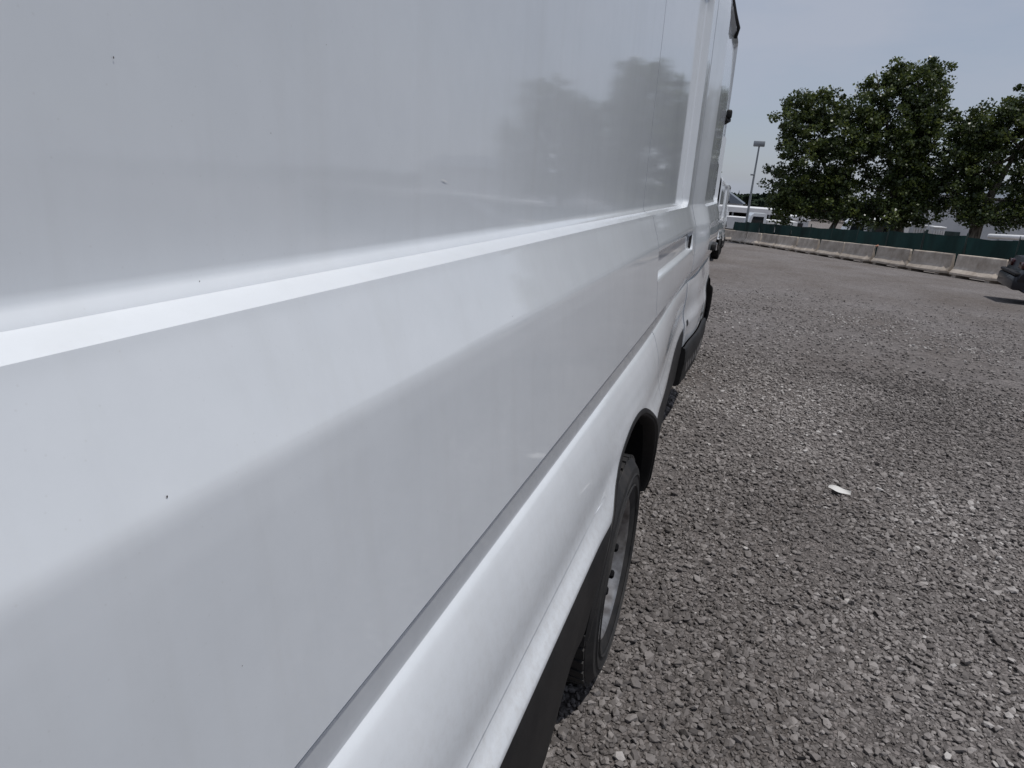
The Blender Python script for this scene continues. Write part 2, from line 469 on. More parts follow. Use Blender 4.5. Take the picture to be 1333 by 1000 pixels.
def stones():
    bm = bmesh.new()
    bmesh.ops.create_icosphere(bm, subdivisions=1, radius=1)
    bm.verts.ensure_lookup_table()
    V0 = np.array([v.co[:] for v in bm.verts])
    F0 = np.array([[v.index for v in f.verts] for f in bm.faces])
    bm.free()
    pts = []
    # density per distance band
    def sample(n, y0, y1, rmed, slope):
        y = rng.uniform(y0, y1, n)
        xlo, xhi = -1.1, slope * y + .9
        u = rng.random(n)
        x = xlo + u * (xhi - xlo)
        keep = rng.random(n) < (xhi - xlo) / (slope * y1 + 2.0)
        d = .55 * vnoise(x + 30, y + 30, 1.1, 3) + .45 * vnoise(x + 30, y + 30, 3.7, 4)
        bare = smooth(.64, .80, .6 * vnoise(x + 11, y + 5, 1.3, 21) + .4 * vnoise(x + 11, y + 5, 3.3, 22))
        trk = np.abs(((x - .32 * y + .5 * np.sin(y * .35)) % 1.75) - .875)
        bare = np.maximum(bare, .55 * (1 - smooth(.12, .22, trk)) * smooth(3.0, 5.5, y))
        keep &= rng.random(n) < np.clip((d - .12) * 4.2, .55, 1) * (1 - .8 * bare)
        # the strip under the vans only needs a few
        keep &= (x > -.5) | (rng.random(n) < .5)
        keep &= rng.random(n) < 1 - smooth(5.5, 16.0, y)
        x, y = x[keep], y[keep]
        r = rmed * np.exp(rng.normal(0, .42, len(x)))
        return np.stack([x, y, np.clip(r, .003, .019)], 1)
    pts.append(sample(62000, .6, 3.2, .0076, .62))
    pts.append(sample(80000, 3.2, 6.5, .0083, .62))
    pts.append(sample(60000, 6.5, 16.0, .0115, .50))
    pts = np.concatenate(pts)
    n = len(pts)
    k = len(V0)
    # deform
    jit = 1 + rng.normal(0, .17, (n, k, 1))
    V = V0[None] * jit
    for _ in range(3):                      # broken faces
        pn = rng.normal(size=(n, 3)); pn /= np.linalg.norm(pn, axis=1)[:, None]
        dd = np.einsum('nkc,nc->nk', V, pn) - rng.uniform(.35, .8, n)[:, None]
        V = V - pn[:, None, :] * np.maximum(dd, 0)[..., None]
    sc = np.stack([rng.uniform(.8, 1.35, n), rng.uniform(.65, 1.05, n), rng.uniform(.45, .8, n)], 1)
    V = V * sc[:, None, :]
    a = rng.uniform(0, 2 * np.pi, n)
    tl = rng.normal(0, .35, n)
    ca, sa, ct, st = np.cos(a), np.sin(a), np.cos(tl), np.sin(tl)
    x, y, z = V[..., 0], V[..., 1], V[..., 2]
    x, z = x * ct[:, None] + z * st[:, None], -x * st[:, None] + z * ct[:, None]
    x, y = x * ca[:, None] - y * sa[:, None], x * sa[:, None] + y * ca[:, None]
    V = np.stack([x, y, z], -1) * pts[:, None, 2:3]
    V[..., 0] += pts[:, None, 0]
    V[..., 1] += pts[:, None, 1]
    V[..., 2] += (gz(pts[:, 1]) + pts[:, 2] * rng.uniform(.05, .6, n))[:, None]
    F = (F0[None] + (np.arange(n) * k)[:, None, None]).reshape(-1, 3)
    me = bpy.data.meshes.new('gravel')
    me.vertices.add(n * k); me.vertices.foreach_set('co', V.reshape(-1).astype(np.float32))
    nf = len(F)
    me.loops.add(nf * 3); me.loops.foreach_set('vertex_index', F.reshape(-1).astype(np.int32))
    me.polygons.add(nf); me.polygons.foreach_set('loop_start', (np.arange(nf) * 3).astype(np.int32))
    me.polygons.foreach_set('loop_total', np.full(nf, 3, np.int32))
    me.update(calc_edges=True)
    me.polygons.foreach_set('use_smooth', np.zeros(nf, bool))
    soft = .6 * vnoise(pts[:, 0] + 40, pts[:, 1] + 40, .6, 31) + .4 * vnoise(pts[:, 0] + 40, pts[:, 1] + 40, 1.9, 32) - .5
    tone = np.clip(rng.beta(2.6, 3.0, n) + .75 * soft + (rng.random(n) < .014) * .5, 0, 1)
    av = me.attributes.new('tone', 'FLOAT', 'POINT')
    av.data.foreach_set('value', np.repeat(tone, k).astype(np.float32))
    me.materials.append(M_STONE)
    ob = bpy.data.objects.new('gravel', me)
    COL.objects.link(ob)
    tag(ob, 'loose grey crushed stone covering the lot beside the white van', 'gravel', kind='stuff')


stones()

# ------------------------------------------------------------------ the white van
VO = (-1.25, 2.9, 0.0)        # base of the van, middle of its floor
XC = -1.25
REAR_W, FRONT_W = 1.79, 5.50  # wheel positions along the van
ARCH_Z, ARCH_A, ARCH_B = .36, .575, .465     # arch opening: centre height, half length, rise
ARCHES = (1.86, 5.50)

PROF = np.array([   # (z, L): how far the flank lies to the left of the camera line
    (.30, .216), (.69, .216), (.705, .2165), (.735, .226), (.757, .233), (.765, .2345),
    (.775, .2375), (.79, .2405), (.815, .2425), (.845, .2468), (.885, .2560), (.925, .2690), (.950, .2795), (.958, .2840), (.966, .2905), (.985, .2900),
    (1.0150, .2880), (1.0160, .306), (1.0205, .306), (1.0215, .2850), (1.05, .2877), (1.15, .2968), (1.25, .3055),
    (1.275, .3082), (1.284, .3092), (1.292, .3112), (1.30, .3140), (1.335, .3263), (1.383, .3425), (1.40, .347), (1.6, .3480), (2.0, .3500), (2.42, .356),
    (2.50, .366), (2.56, .395)])


def rsd(y, z, y0, y1, z0, z1, r):
    """signed distance to a rounded rectangle (negative inside)"""
    cy_, cz_, hy, hz = (y0 + y1) / 2, (z0 + z1) / 2, (y1 - y0) / 2 - r, (z1 - z0) / 2 - r
    qy, qz = np.abs(y - cy_) - hy, np.abs(z - cz_) - hz
    return np.hypot(np.maximum(qy, 0), np.maximum(qz, 0)) + np.minimum(np.maximum(qy, qz), 0) - r


def lowoff(y):
    """how far the lower flank stands in (+) along the van: waisted behind the cab, out again at the door"""
    return .074 * smooth(2.1, 3.9, y) - .008 * smooth(3.956, 3.966, y) - .032 * smooth(3.965, 4.6, y)


def flank(y, z):
    """L of the white flank at (y, z)"""
    y = np.asarray(y, float); z = np.asarray(z, float)
    L = np.interp(z, PROF[:, 0], PROF[:, 1])
    # recessed load-bay panel
    k_ = .30
    s = -rsd(y * k_, z, .05 * k_, 3.78 * k_, 1.392, 2.46, .035)
    L = L + .036 * np.where(s <= 0, 0, np.where(s < .009, s / .009 * .8, .8 + .2 * smooth(.009, .022, s)))
    # window recess of the front door
    s = -rsd(y, z, 4.30, 5.9, 1.385, 2.5, .07)
    L = L + .026 * np.where(s <= 0, 0, np.where(s < .010, s / .010 * .75, .75 + .25 * smooth(.01, .03, s)))
    # grip channel of the sliding door
    s = -rsd(y, z, 2.30, 3.86, 1.158, 1.268, .03)
    inside = (y > 2.459)
    L = L + inside * .020 * smooth(0, .022, s)
    # narrower between the wheels, wings flare over the front wheel
    low = 1 - smooth(.72, 1.12, z)
    L = L + lowoff(y) * low
    L = L - (.055 * smooth(.9, 1.2, z) + .004 * smooth(1.4, 2.4, z)) * smooth(3.85, 4.45, y)
    # shut line above the sill strip
    L = L + np.interp(z, [.700, .715, .735, .7605, .7622, .7668, .7682], [0, .006, .012, .012, .021, .021, 0]) * (1 - smooth(1.2, 1.45, y))
    # lip round the arches
    for yw in ARCHES:
        d = (np.hypot((y - yw) / ARCH_A, (z - ARCH_Z) / ARCH_B) - 1) * .5
        L = L - .004 * np.exp(-(d / .05) ** 2) * (z < .95)
    # front end rounds in
    f = np.clip(y - 5.25, 0, None)
    L = L + .05 * f ** 2 + .25 * np.clip(y - 6.05, 0, None) ** 2
    # rear corner rounds in
    L = L + .06 * np.clip(.12 - y, 0, None) ** 2 / .0144
    return L


def zlow(y):
    z = np.where(np.asarray(y, float) > 3.959, .575, .693)
    for yw in ARCHES:
        d = 1 - ((y - yw) / ARCH_A) ** 2
        z = np.maximum(z, np.where(d > 0, ARCH_Z + ARCH_B * np.sqrt(np.maximum(d, 0)), 0))
    return z


def ztop(y):
    return np.interp(y, [0, 5.25, 5.45, 6.1, 6.5, 6.62], [2.8, 2.8, 2.5, 1.62, 1.32, 1.15])


ZUP = np.array([2.56, 2.5, 2.475, 2.46, 2.455, 2.45, 2.44, 2.42, 2.32, 2.295, 2.28, 2.27, 2.262, 2.25, 2.2, 2.16, 2.15, 2.14, 2.1, 2.0, 1.85, 1.7, 1.6, 1.52, 1.47, 1.445, 1.435, 1.427, 1.42,
                1.414, 1.409, 1.405, 1.401, 1.3965, 1.392, 1.389, 1.385, 1.38, 1.37, 1.355, 1.335, 1.32, 1.305, 1.30, 1.296, 1.292, 1.288, 1.284, 1.275, 1.268, 1.262, 1.256, 1.25,
                1.245, 1.235, 1.215, 1.195, 1.183, 1.178, 1.172, 1.166, 1.162, 1.158, 1.15, 1.12, 1.09, 1.05, 1.03, 1.0215, 1.0205, 1.0160, 1.0150, 1.0, .985, .976, .970, .966, .962, .958, .954, .950])
TLOW = (.950 - np.array([.94, .930, .920, .905, .885, .86, .84, .82, .80, .785, .772, .7695, .7682, .7668, .7622, .7605, .757, .745, .735, .72, .705, .698, .693])) / (.950 - .693)


def ycols(y0, y1):
    base = list(np.arange(math.ceil(y0 / .08) * .08, y1, .08))
    extra = []
    for c in (3.78, 3.70, 3.74, .05, .11, 2.459, 3.86, 4.30, 4.39, 5.62, 5.53):
        extra += list(c + np.array([-.04, -.03, -.022, -.016, -.012, -.009, -.006, -.003, 0, .003, .006, .009, .012, .016, .022, .03, .04]))
    for yw in ARCHES:
        a = np.linspace(0, math.pi, 49)
        extra += list(yw + ARCH_A * np.cos(a))
    extra += list(np.arange(5.2, 6.62, .04)) + [0.01, .02, .04, .06, .09, .12]
    c = sorted(set(round(v, 4) for v in base + extra if y0 + .002 < v < y1 - .002))
    return np.array([y0] + c + [y1])


def flank_mesh(y0, y1, side=1, ret=.014):
    Y = ycols(y0, y1)
    zl = zlow(Y)
    cols = []
    for i, y in enumerate(Y):
        z = np.concatenate([ZUP, .950 - TLOW * (.950 - zl[i])])
        L = flank(np.full(len(z), y), z)
        zc = np.minimum(z, ztop(y))
        # folded lower edge
        z2 = np.concatenate([zc, [zl[i] - .003, zl[i] - .002]])
        L2 = np.concatenate([L, [L[-1] + .003, L[-1] + .03]])
        cols.append(np.stack([-L2, np.full(len(z2), y), z2], 1))
    first, last = cols[0].copy(), cols[-1].copy()
    first[:, 0] -= ret; last[:, 0] -= ret
    P = np.array([first] + cols + [last])
    if side < 0:
        P[..., 0] = 2 * XC - P[..., 0]
    return MB().grid(P)


van = empty('white_van', VO, 'white panel van filling the left of the picture, seen close along its flank', 'van', 'white vans parked in line')
seg = [('rear_quarter_panel', .02, 2.4555), ('sliding_door', 2.4625, 3.9505), ('front_door', 3.9625, 5.22), ('front_wing', 5.227, 6.62)]
parts = {}
for s in (1, -1):
    for nm, a, b in seg:
        parts[nm, s] = flank_mesh(a, b, s).build(nm, M_PAINT, van, smooth_angle=28, origin=VO)

# roof with a gutter step
Yr = np.concatenate([np.arange(.02, 5.2, .3), np.arange(5.22, 6.63, .05)])
rows = []
for y in Yr:
    g0 = float(flank(y, 2.56))
    pts = [(g0 + .004, 2.555), (g0 + .03, 2.565), (g0 + .05, 2.60), (g0 + .10, 2.635), (g0 + .25, 2.66), (-XC, 2.672)]
    pr = [(-L, y, min(z, float(ztop(y)) + .004)) for L, z in pts]
    rows.append(pr + [(2 * XC - p[0], p[1], p[2]) for p in pr[-2::-1]])
MB().grid(rows).build('roof', M_PAINT, van, smooth_angle=35, origin=VO)
# dark inner shell shows in the shut lines and keeps light out
rows = []
for y in np.concatenate([np.arange(.06, 5.2, .2), np.arange(5.2, 6.5, .1)]):
    rr_ = []
    for z in (2.54, 2.3, 1.9, 1.5, 1.42, 1.3, 1.15, 1.03, .97, .90, .86):
        rr_.append((-float(flank(y, z)) - .045, y, min(z, float(ztop(y)) - .03)))
    rr_.append((-.52, y, .85)); rr_.append((-.52, y, .34)); rr_.append((XC, y, .33))
    rows.append(rr_ + [(2 * XC - p[0], p[1], p[2]) for p in rr_[-2::-1]] + [rr_[0]])
mb = MB().grid(rows)
mb.add(rows[0][:-1], [tuple(range(len(rows[0]) - 1))]); mb.add(rows[-1][:-1], [tuple(range(len(rows[0]) - 1))])
mb.build('inner_frame', M_DARK, van, origin=VO)
# nose
g6 = [(z, float(flank(6.62, z))) for z in (1.15, 1.0, .85, .72, .6)]
rows = []
for k, dy in enumerate((0, .03, .06)):
    rows.append([(-(L + .08 * k), 6.62 + dy, z - .012 * k) for z, L in g6] )
nose = []
for z in np.linspace(1.16, .36, 9):
    L = float(flank(6.62, max(z, .7)))
    nose.append([(-L, 6.615, z), (-L - .10, 6.68, z), (-L - .4, 6.74, z), (XC, 6.76, z), (2 * XC + L + .4, 6.74, z), (2 * XC + L + .1, 6.68, z), (2 * XC + L, 6.615, z)])
MB().grid(nose).build('front_bumper', M_PLASTIC, van, smooth_angle=50, origin=VO)
# windscreen
ws = []
for y in np.linspace(5.50, 6.05, 6):
    L = float(flank(y, float(ztop(y)) - .02)) + .09
    ws.append([(-L, y, float(ztop(y)) + .012), (XC, y + .01, float(ztop(y)) + .02), (2 * XC + L, y, float(ztop(y)) + .012)])
MB().grid(ws).build('windscreen', M_GLASS, van, smooth_angle=60, origin=VO)
# rear doors, lamps, bumper
for s in (1, -1):
    xa, xb = (-.46, XC - .003) if s > 0 else (2 * XC + .46, XC + .003)
    d = MB().box((min(xa, xb), -.035, .62), (max(xa, xb), .018, 2.5), bev=.02).build('rear_door', M_PAINT, van, smooth_angle=40, origin=VO)
    hx = XC + s * .09
    MB().box((hx - .05, -.06, 1.02), (hx + .05, -.036, 1.12), bev=.008).build('door_handle', M_PLASTIC, d, origin=VO)
    lx = -.40 if s > 0 else 2 * XC + .40
    MB().box((lx - .055, -.03, .98), (lx + .055, .015, 1.42), bev=.012).build('tail_lamp', M_RED, van, origin=VO, smooth_angle=40)
MB().box((2 * XC + .30, -.12, .36), (-.30, .03, .60), bev=.03).build('rear_bumper', M_PLASTIC, van, smooth_angle=40, origin=VO)


# lower cladding between / behind the arches
def clad(ya, yb, name, side=1, top=.70):
    prof = [(.700, .234), (.694, .2205), (.685, .2165), (.66, .2125), (.60, .2110), (.545, .2110), (.532, .2135), (.45, .2185), (.37, .2235), (.345, .229), (.33, .245), (.326, .40)]
    rows = []
    for (z, L0) in prof:
        z = .33 + (z - .33) * (top - .33) / .37
        lo, hi = ya, yb
        for yw in ARCHES:
            dd = ARCH_A * math.sqrt(max(0, 1 - ((max(z, .365) - ARCH_Z) / ARCH_B) ** 2)) - .014
            if abs(ya - yw) < .6: lo = yw + dd
            if abs(yb - yw) < .6: hi = yw - dd
        t = np.linspace(0, 1, 33)
        if name == 'entry_step': L0 -= .028
        y = lo + (hi - lo) * t
        L = L0 + lowoff(y) * 1.0 + .05 * np.clip(y - 5.25, 0, None) ** 2 + .25 * np.clip(y - 6.05, 0, None) ** 2
        for yw in ARCHES:
            d = (np.hypot((y - yw) / ARCH_A, (z - ARCH_Z) / ARCH_B) - 1) * .5
            L = L - .005 * np.exp(-(d / .07) ** 2)
        if abs(ya - ARCHES[0]) > .1 and abs(ya - ARCHES[1]) > .1 and ya > 1:
            y = np.concatenate([[y[0] + .004], y]); L = np.concatenate([[L[0] + .11], L])
        x = -L if side > 0 else 2 * XC + L
        zz = np.full_like(y, z)
        if yb == ARCHES[0]: zz = top + (zz - top) * (top - .33 - .13 * smooth(1.00, 1.22, y)) / (top - .33)
        rows.append(np.stack([x, y, zz], 1))
    ob = MB().grid(rows).build(name, M_PLASTIC, van, smooth_angle=30, origin=VO)
    if name == 'entry_step' and side > 0:
        for k in range(9):
            y = 4.05 + k * .09
            L = .2145 - .028 + float(lowoff(y)) - .0015
            MB().box((-L - .03, y, .40), (-L, y + .06, .475), bev=.003).build('step_rib', M_STEEL, ob, origin=VO)


for s in (1, -1):
    clad(.03, ARCHES[0], 'sill_cladding', s)
    clad(ARCHES[0], 3.93, 'sill_cladding', s)
    clad(3.935, ARCHES[1], 'entry_step', s, .575)
    clad(ARCHES[1], 6.6, 'sill_cladding', s, .575)


# arch trims, liners and wheels
def Lclad(y, z):
    L = np.interp(z, [.33, .37, .45, .532, .66, .69], [.245, .2235, .2185, .2135, .2125, .2165]) if z < .69 else float(flank(y, z))
    if z < .69:
        L = L + lowoff(y)
        d = [(math.hypot((y - yw) / ARCH_A, (z - ARCH_Z) / ARCH_B) - 1) * .5 for yw in ARCHES]
        for q in d: L = L - .005 * math.exp(-(q / .07) ** 2)
    return float(L)


def arch(yw, side):
    rows = []
    for k in range(49):
        a = R(-4) + R(172 if yw == ARCHES[0] else 188) * k / 48
        c, sn = math.cos(a), math.sin(a)
        def pt(r, dL):
            y, z = yw + (ARCH_A + r) * c, ARCH_Z + (ARCH_B + r) * sn
            L = Lclad(y, max(z, .34)) + dL
            return (-L if side > 0 else 2 * XC + L, y, z)
        rows.append([pt(.004, .006), pt(.002, -.002), pt(-.006, -.004), pt(-.013, -.003), pt(-.016, .002), pt(-.022, .005), pt(-.025, .014), pt(-.022, .06)])
    MB().grid(rows).build('wheel_arch_trim', M_PLASTIC, van, smooth_angle=35, origin=VO)
    x0, x1 = (-.262, -.56) if side > 0 else (2 * XC + .262, 2 * XC + .56)
    mb = MB().revolve_x([(x0, ARCH_B - .02), (x1, ARCH_B - .016), (x1, .02)], (yw, ARCH_Z), n=40, a0=R(-12), a1=R(192))
    mb.v = [(x, yw + (y - yw) * ARCH_A / ARCH_B, z) for x, y, z in mb.v]
    mb.build('wheel_arch_liner', M_DARK, van, smooth_angle=40, origin=VO)


def wheel(yw, xo, side):
    Rt, W = .356, .225
    s = -1 if side > 0 else 1       # inwards direction in x
    X = lambda d: xo + s * d
    c = (yw, Rt)
    # steel rim with vent holes
    rim = MB()
    rim.revolve_x([(X(.006), .226), (X(.002), .219), (X(.010), .210), (X(.035), .203), (X(.05), .19), (X(.045), .172)], c, n=60)
    rim.revolve_x([(X(.045), .172), (X(.036), .130)], c, n=60, skip=lambda i, j: i % 6 in (2, 3, 4))
    rim.revolve_x([(X(.036), .130), (X(.030), .105), (X(.036), .085), (X(.036), .05), (X(.018), .047), (X(.014), .02), (X(.014), .0)], c, n=60)
    w = rim.build('wheel', M_STEEL, van, smooth_angle=35, origin=VO)
    MB().revolve_x([(X(.09), .19), (X(.085), .0)], c, n=30).build('brake_drum', M_DARK, w, origin=VO)
    # tyre
    t = MB()
    t.revolve_x([(X(.006), .226), (X(-.008), .25), (X(-.014), .285), (X(-.010), .32), (X(.008), .343), (X(.03), Rt - .008), (X(W - .03), Rt - .008),
                 (X(W - .008), .343), (X(W + .01), .31), (X(W + .006), .26), (X(W - .02), .22), (X(W - .03), .20)], c, n=72)
    for rb in (.262, .297):
        t.revolve_x([(X(-.0115), rb - .004), (X(-.0165), rb), (X(-.0125), rb + .004)], c, n=72)
    nb = 44
    for k in range(nb):
        for row, (d0, d1) in enumerate(((.010, .055), (.064, .105), (.114, .155), (.164, .213))):
            a0 = 2 * math.pi * (k + (.33 * row) % 1) / nb
            a1 = a0 + 2 * math.pi / nb * .72
            sk = .03 if row % 2 else -.03
            r1 = Rt if row in (1, 2) else Rt - .002
            vs = []
            for (d, da) in ((d0, 0), (d1, sk)):
                for a in (a0 + da, a1 + da):
                    for r in (Rt - .014, r1):
                        vs.append((X(d), c[0] + r * math.cos(a), c[1] + r * math.sin(a)))
            t.add(vs, [(0, 1, 3, 2), (4, 6, 7, 5), (1, 5, 7, 3), (0, 4, 5, 1), (2, 3, 7, 6)])
    t.build('tyre', M_RUBBER, w, smooth_angle=30, origin=VO)
    for k in range(5):
        a = 2 * math.pi * (k + .3) / 5
        y, z = c[0] + .075 * math.cos(a), c[1] + .075 * math.sin(a)
        MB().tube([(X(.04), y, z), (X(.012), y, z), (X(.008), y, z)], [.014, .014, .009], n=6).build('wheel_nut', M_DARK, w, origin=VO)


for s in (1, -1):
    for yw in ARCHES: arch(yw, s)
    for yw, L in ((REAR_W, .232), (FRONT_W, .325)):
        wheel(yw, -L if s > 0 else 2 * XC + L, s)
MB().box((2 * XC + .5, .1, .24), (-.5, 6.4, .33)).build('underbody', M_DARK, van, origin=VO)

# front door glass, handle, mirror; sliding door grip; trim
fd, sd, rq = parts['front_door', 1], parts['sliding_door', 1], parts['rear_quarter_panel', 1]


def on_flank(ya, yb, za, zb, lift, ny=8, nz=8):
    Y, Z = np.linspace(ya, yb, ny), np.linspace(za, zb, nz)
    yy, zz = np.meshgrid(Y, Z, indexing='ij')
    L = flank(yy, zz) - lift
    return np.stack([-L, yy, zz], -1)


for s in (1, -1):
    P = on_flank(5.50, 5.86, 1.44, 1.68, .003, 10, 6)
    if s < 0: P[..., 0] = 2 * XC - P[..., 0]
    MB().grid(P).build('window', M_GLASS, parts['front_wing', s], smooth_angle=60, origin=VO)
    # folded-in mirror with black housing
    mxx = -.30 if s > 0 else 2 * XC + .30
    q = 1 if s > 0 else -1
    mm = MB().box((mxx - .02, 5.48, 2.0), (mxx + .02, 5.54, 2.06), bev=.012)
    mm.tube([(mxx - .12 * q, 5.55, 1.95), (mxx - .05 * q, 5.53, 1.97), (mxx, 5.50, 2.0)], [.025, .028, .03], 8)
    mm.build('mirror', M_PLASTIC, van, smooth_angle=50, origin=VO)
# door handle: black grip with a bright insert
hy, hz = 4.92, 1.105
hL = float(flank(hy, hz))
h = MB().box((-hL - .005, hy - .13, hz - .022), (-hL + .030, hy + .13, hz + .022), bev=.010)
h = h.build('door_handle', M_PLASTIC, fd, smooth_angle=40, origin=VO)
MB().box((-hL + .0305, hy - .045, hz - .026), (-hL + .036, hy + .02, hz + .022), bev=.002).build('bright_insert', M_CHROME, h, origin=VO)
# black grip pocket at the front end of the sliding door's channel
pk = MB()
vs = []
for y, z in ((3.76, 1.155), (3.94, 1.165), (3.945, 1.29), (3.86, 1.25)):
    vs.append((-float(flank(3.80, 1.21)) + .0, y, z))
vs2 = [(p[0] + .012, p[1], p[2]) for p in vs]
pk.add(vs + vs2, [(0, 1, 2, 3), (4, 7, 6, 5), (0, 4, 5, 1), (1, 5, 6, 2), (2, 6, 7, 3), (3, 7, 4, 0)])
pk.build('door_handle', M_DARK, sd, origin=VO)
# dark rain gutter over the cab door
gp = [(-float(flank(y, z)) + .016, y, z) for y, z in [(4.15, 2.55), (4.4, 2.555), (4.6, 2.555), (4.8, 2.55), (4.95, 2.535), (5.04, 2.515), (5.09, 2.485), (5.10, 2.465)]]
MB().tube(gp, [.006, .008, .009, .010, .011, .012, .013, .011], 8).build('rain_gutter', M_PLASTIC, van, smooth_angle=50, origin=VO)
# side marker and drain plug in the front wing
for (ya, yb, za, zb) in ((4.02, 4.075, .69, .725), (4.80, 4.95, .615, .635)):
    MB().grid(on_flank(ya, yb, za, zb, .004, 4, 3)).build('side_marker', M_BLACK, fd, origin=VO)
# dirt flecks and chips on the near panel
for (y, z, r_) in ((.33, 1.553, .0016), (.272, 1.298, .0020), (.305, 1.15, .0011), (.47, 1.52, .0010), (.9, 1.30, .0015), (.62, 1.12, .0009), (.38, 1.41, .0012), (.205, 1.40, .001), (.55, 1.60, .001)):
    L = float(flank(y, z))
    r_ *= .42
    vs = [(-L + .0008, y + r_ * .8 * math.cos(a) * random.uniform(.7, 1.2), z + r_ * 1.3 * math.sin(a) * random.uniform(.7, 1.2)) for a in np.linspace(0, 2 * math.pi, 9)[:-1]]
    MB().add(vs, [tuple(range(8))]).build('dirt_fleck', M_DIRT, rq, origin=VO)
for (y, z, a, ln) in ((.80, 1.487, -.5, .012),):
    L = float(flank(y, z))
    dy, dz = math.cos(a) * ln, math.sin(a) * ln * .35
    MB().add([(-L + .0008, y - dy, z - dz), (-L + .0008, y, z - .0012), (-L + .0008, y + dy, z + dz), (-L + .0008, y, z + .0012)], [(0, 1, 2, 3)]).build('paint_chip', M_WHITE, rq, origin=VO)

# a second van of the same kind further along the line
van2 = copy_tree(van)
van2.location = (VO[0] - .72, VO[1] + 22.0, float(gz(VO[1] + 22.0)))
van2.rotation_euler = (-math.atan(.048), 0, 0)
tag(van2, 'distant white van parked ahead, only a sliver showing beyond the near van', 'van', 'white vans parked in line')

def text_mesh(body, size, name, mat, parent, org, ux, uy, nrm, shear=0.0):
    cu = bpy.data.curves.new(name, 'FONT')
    cu.body = body
    cu.size = size
    cu.resolution_u = 3
    cu.shear = shear
    to = bpy.data.objects.new(name, cu)
    COL.objects.link(to)
    bpy.context.view_layer.update()
    me = bpy.data.meshes.new_from_object(to.evaluated_get(bpy.context.evaluated_depsgraph_get()))
    COL.objects.unlink(to)
    bpy.data.objects.remove(to)
    for v in me.vertices:
        v.co = org + ux * v.co.x + uy * v.co.y + nrm * .0004
    me.materials.clear()
    me.materials.append(mat)
    ob = bpy.data.objects.new(name, me)
    COL.objects.link(ob)
    ob.parent = parent
    return ob


# ------------------------------------------------------------------ concrete barriers along the far side of the lot
LA, LB = np.array([7.86, 24.93]), np.array([-1.4, 50.4])
LD = (LB - LA) / np.linalg.norm(LB - LA)
STEP = 2.63
PR = [(.30, .105), (.30, .17), (.28, .20), (.165, .35), (.15, .39), (.098, .76), (.085, .79), (.06, .80)]


def barrier_mesh(kind):
    r = np.random.default_rng(kind)
    full = PR + [(-x, z) for x, z in PR[::-1]]
    Ln = 2.44
    secs = [(-Ln / 2, .40), (-Ln / 2 + .03, .50), (-Ln / 2 + .17, 1), (-.5, 1), (0, 1), (.5, 1), (Ln / 2 - .17, 1), (Ln / 2 - .03, .50), (Ln / 2, .40)]
    rows = []
    for k, (u, s) in enumerate(secs):
        row = []
        for (x, z) in full:
            end = k in (0, len(secs) - 1)
            zz = z - (.06 if (end and kind % 2 and z > .7) else 0)
            row.append((u + r.normal(0, .003), x * s + r.normal(0, .003), zz + r.normal(0, .003)))
        rows.append(row)
    mb = MB().grid(rows)
    n = len(full)
    mb.grid([[row[0], row[-1]] for row in rows])
    mb.add(rows[0], [tuple(range(n))]); mb.add(rows[-1], [tuple(range(n))])
    for u in (-.95, .75):
        mb.box((u, -.25, 0), (u + .22, .25, .108))
    me = mb.build('concrete_barrier', M_CONC)
    return me


protos = [barrier_mesh(k) for k in range(4)]
ordn = ['nearest', 'second', 'third', 'fourth', 'fifth', 'sixth', 'seventh', 'eighth', 'ninth', 'tenth', 'eleventh', 'twelfth']
M_RUST = material('orange_strap', (.42, .2, .13), rough=.8)
count = 0
for k in range(-1, 11):
    c = LA + LD * STEP * (k + .5)
    pr_ = protos[count % 4]
    ob = pr_ if count < 4 else pr_.copy()
    if count >= 4: COL.objects.link(ob)
    ob.location = (c[0] + random.uniform(-.03, .03), c[1], float(gz(c[1])) - .005)
    slope = math.atan2(float(gz(c[1] + LD[1]) - gz(c[1] - LD[1])), 2)
    ob.rotation_euler = (0, -slope, math.atan2(LD[1], LD[0]) + random.uniform(-.02, .02))
    if k == -1:
        lb = 'grey concrete barrier half hidden behind the dark car'
    else:
        lb = 'grey concrete barrier, %s from the dark car along the row that can be seen whole' % ordn[count - 1] if k < 9 else ('grey concrete barrier, last but one at the van end of the row' if k == 9 else 'grey concrete barrier, last of the row beside the white van')
    tag(ob, lb, 'barrier', 'concrete barriers along the edge of the lot')
    if k in (0, 3):
        e = .1
        st = MB().tube([(-1.22, -.03, .76), (-1.24, -.10, .80), (-1.25, -.16, .74), (-1.255, -.15, .62), (-1.26, -.16, .45)], [.035, .04, .045, .04, .03], 8)
        st.build('lifting_strap', M_RUST if k == 3 else M_WHITE, ob)
    count += 1

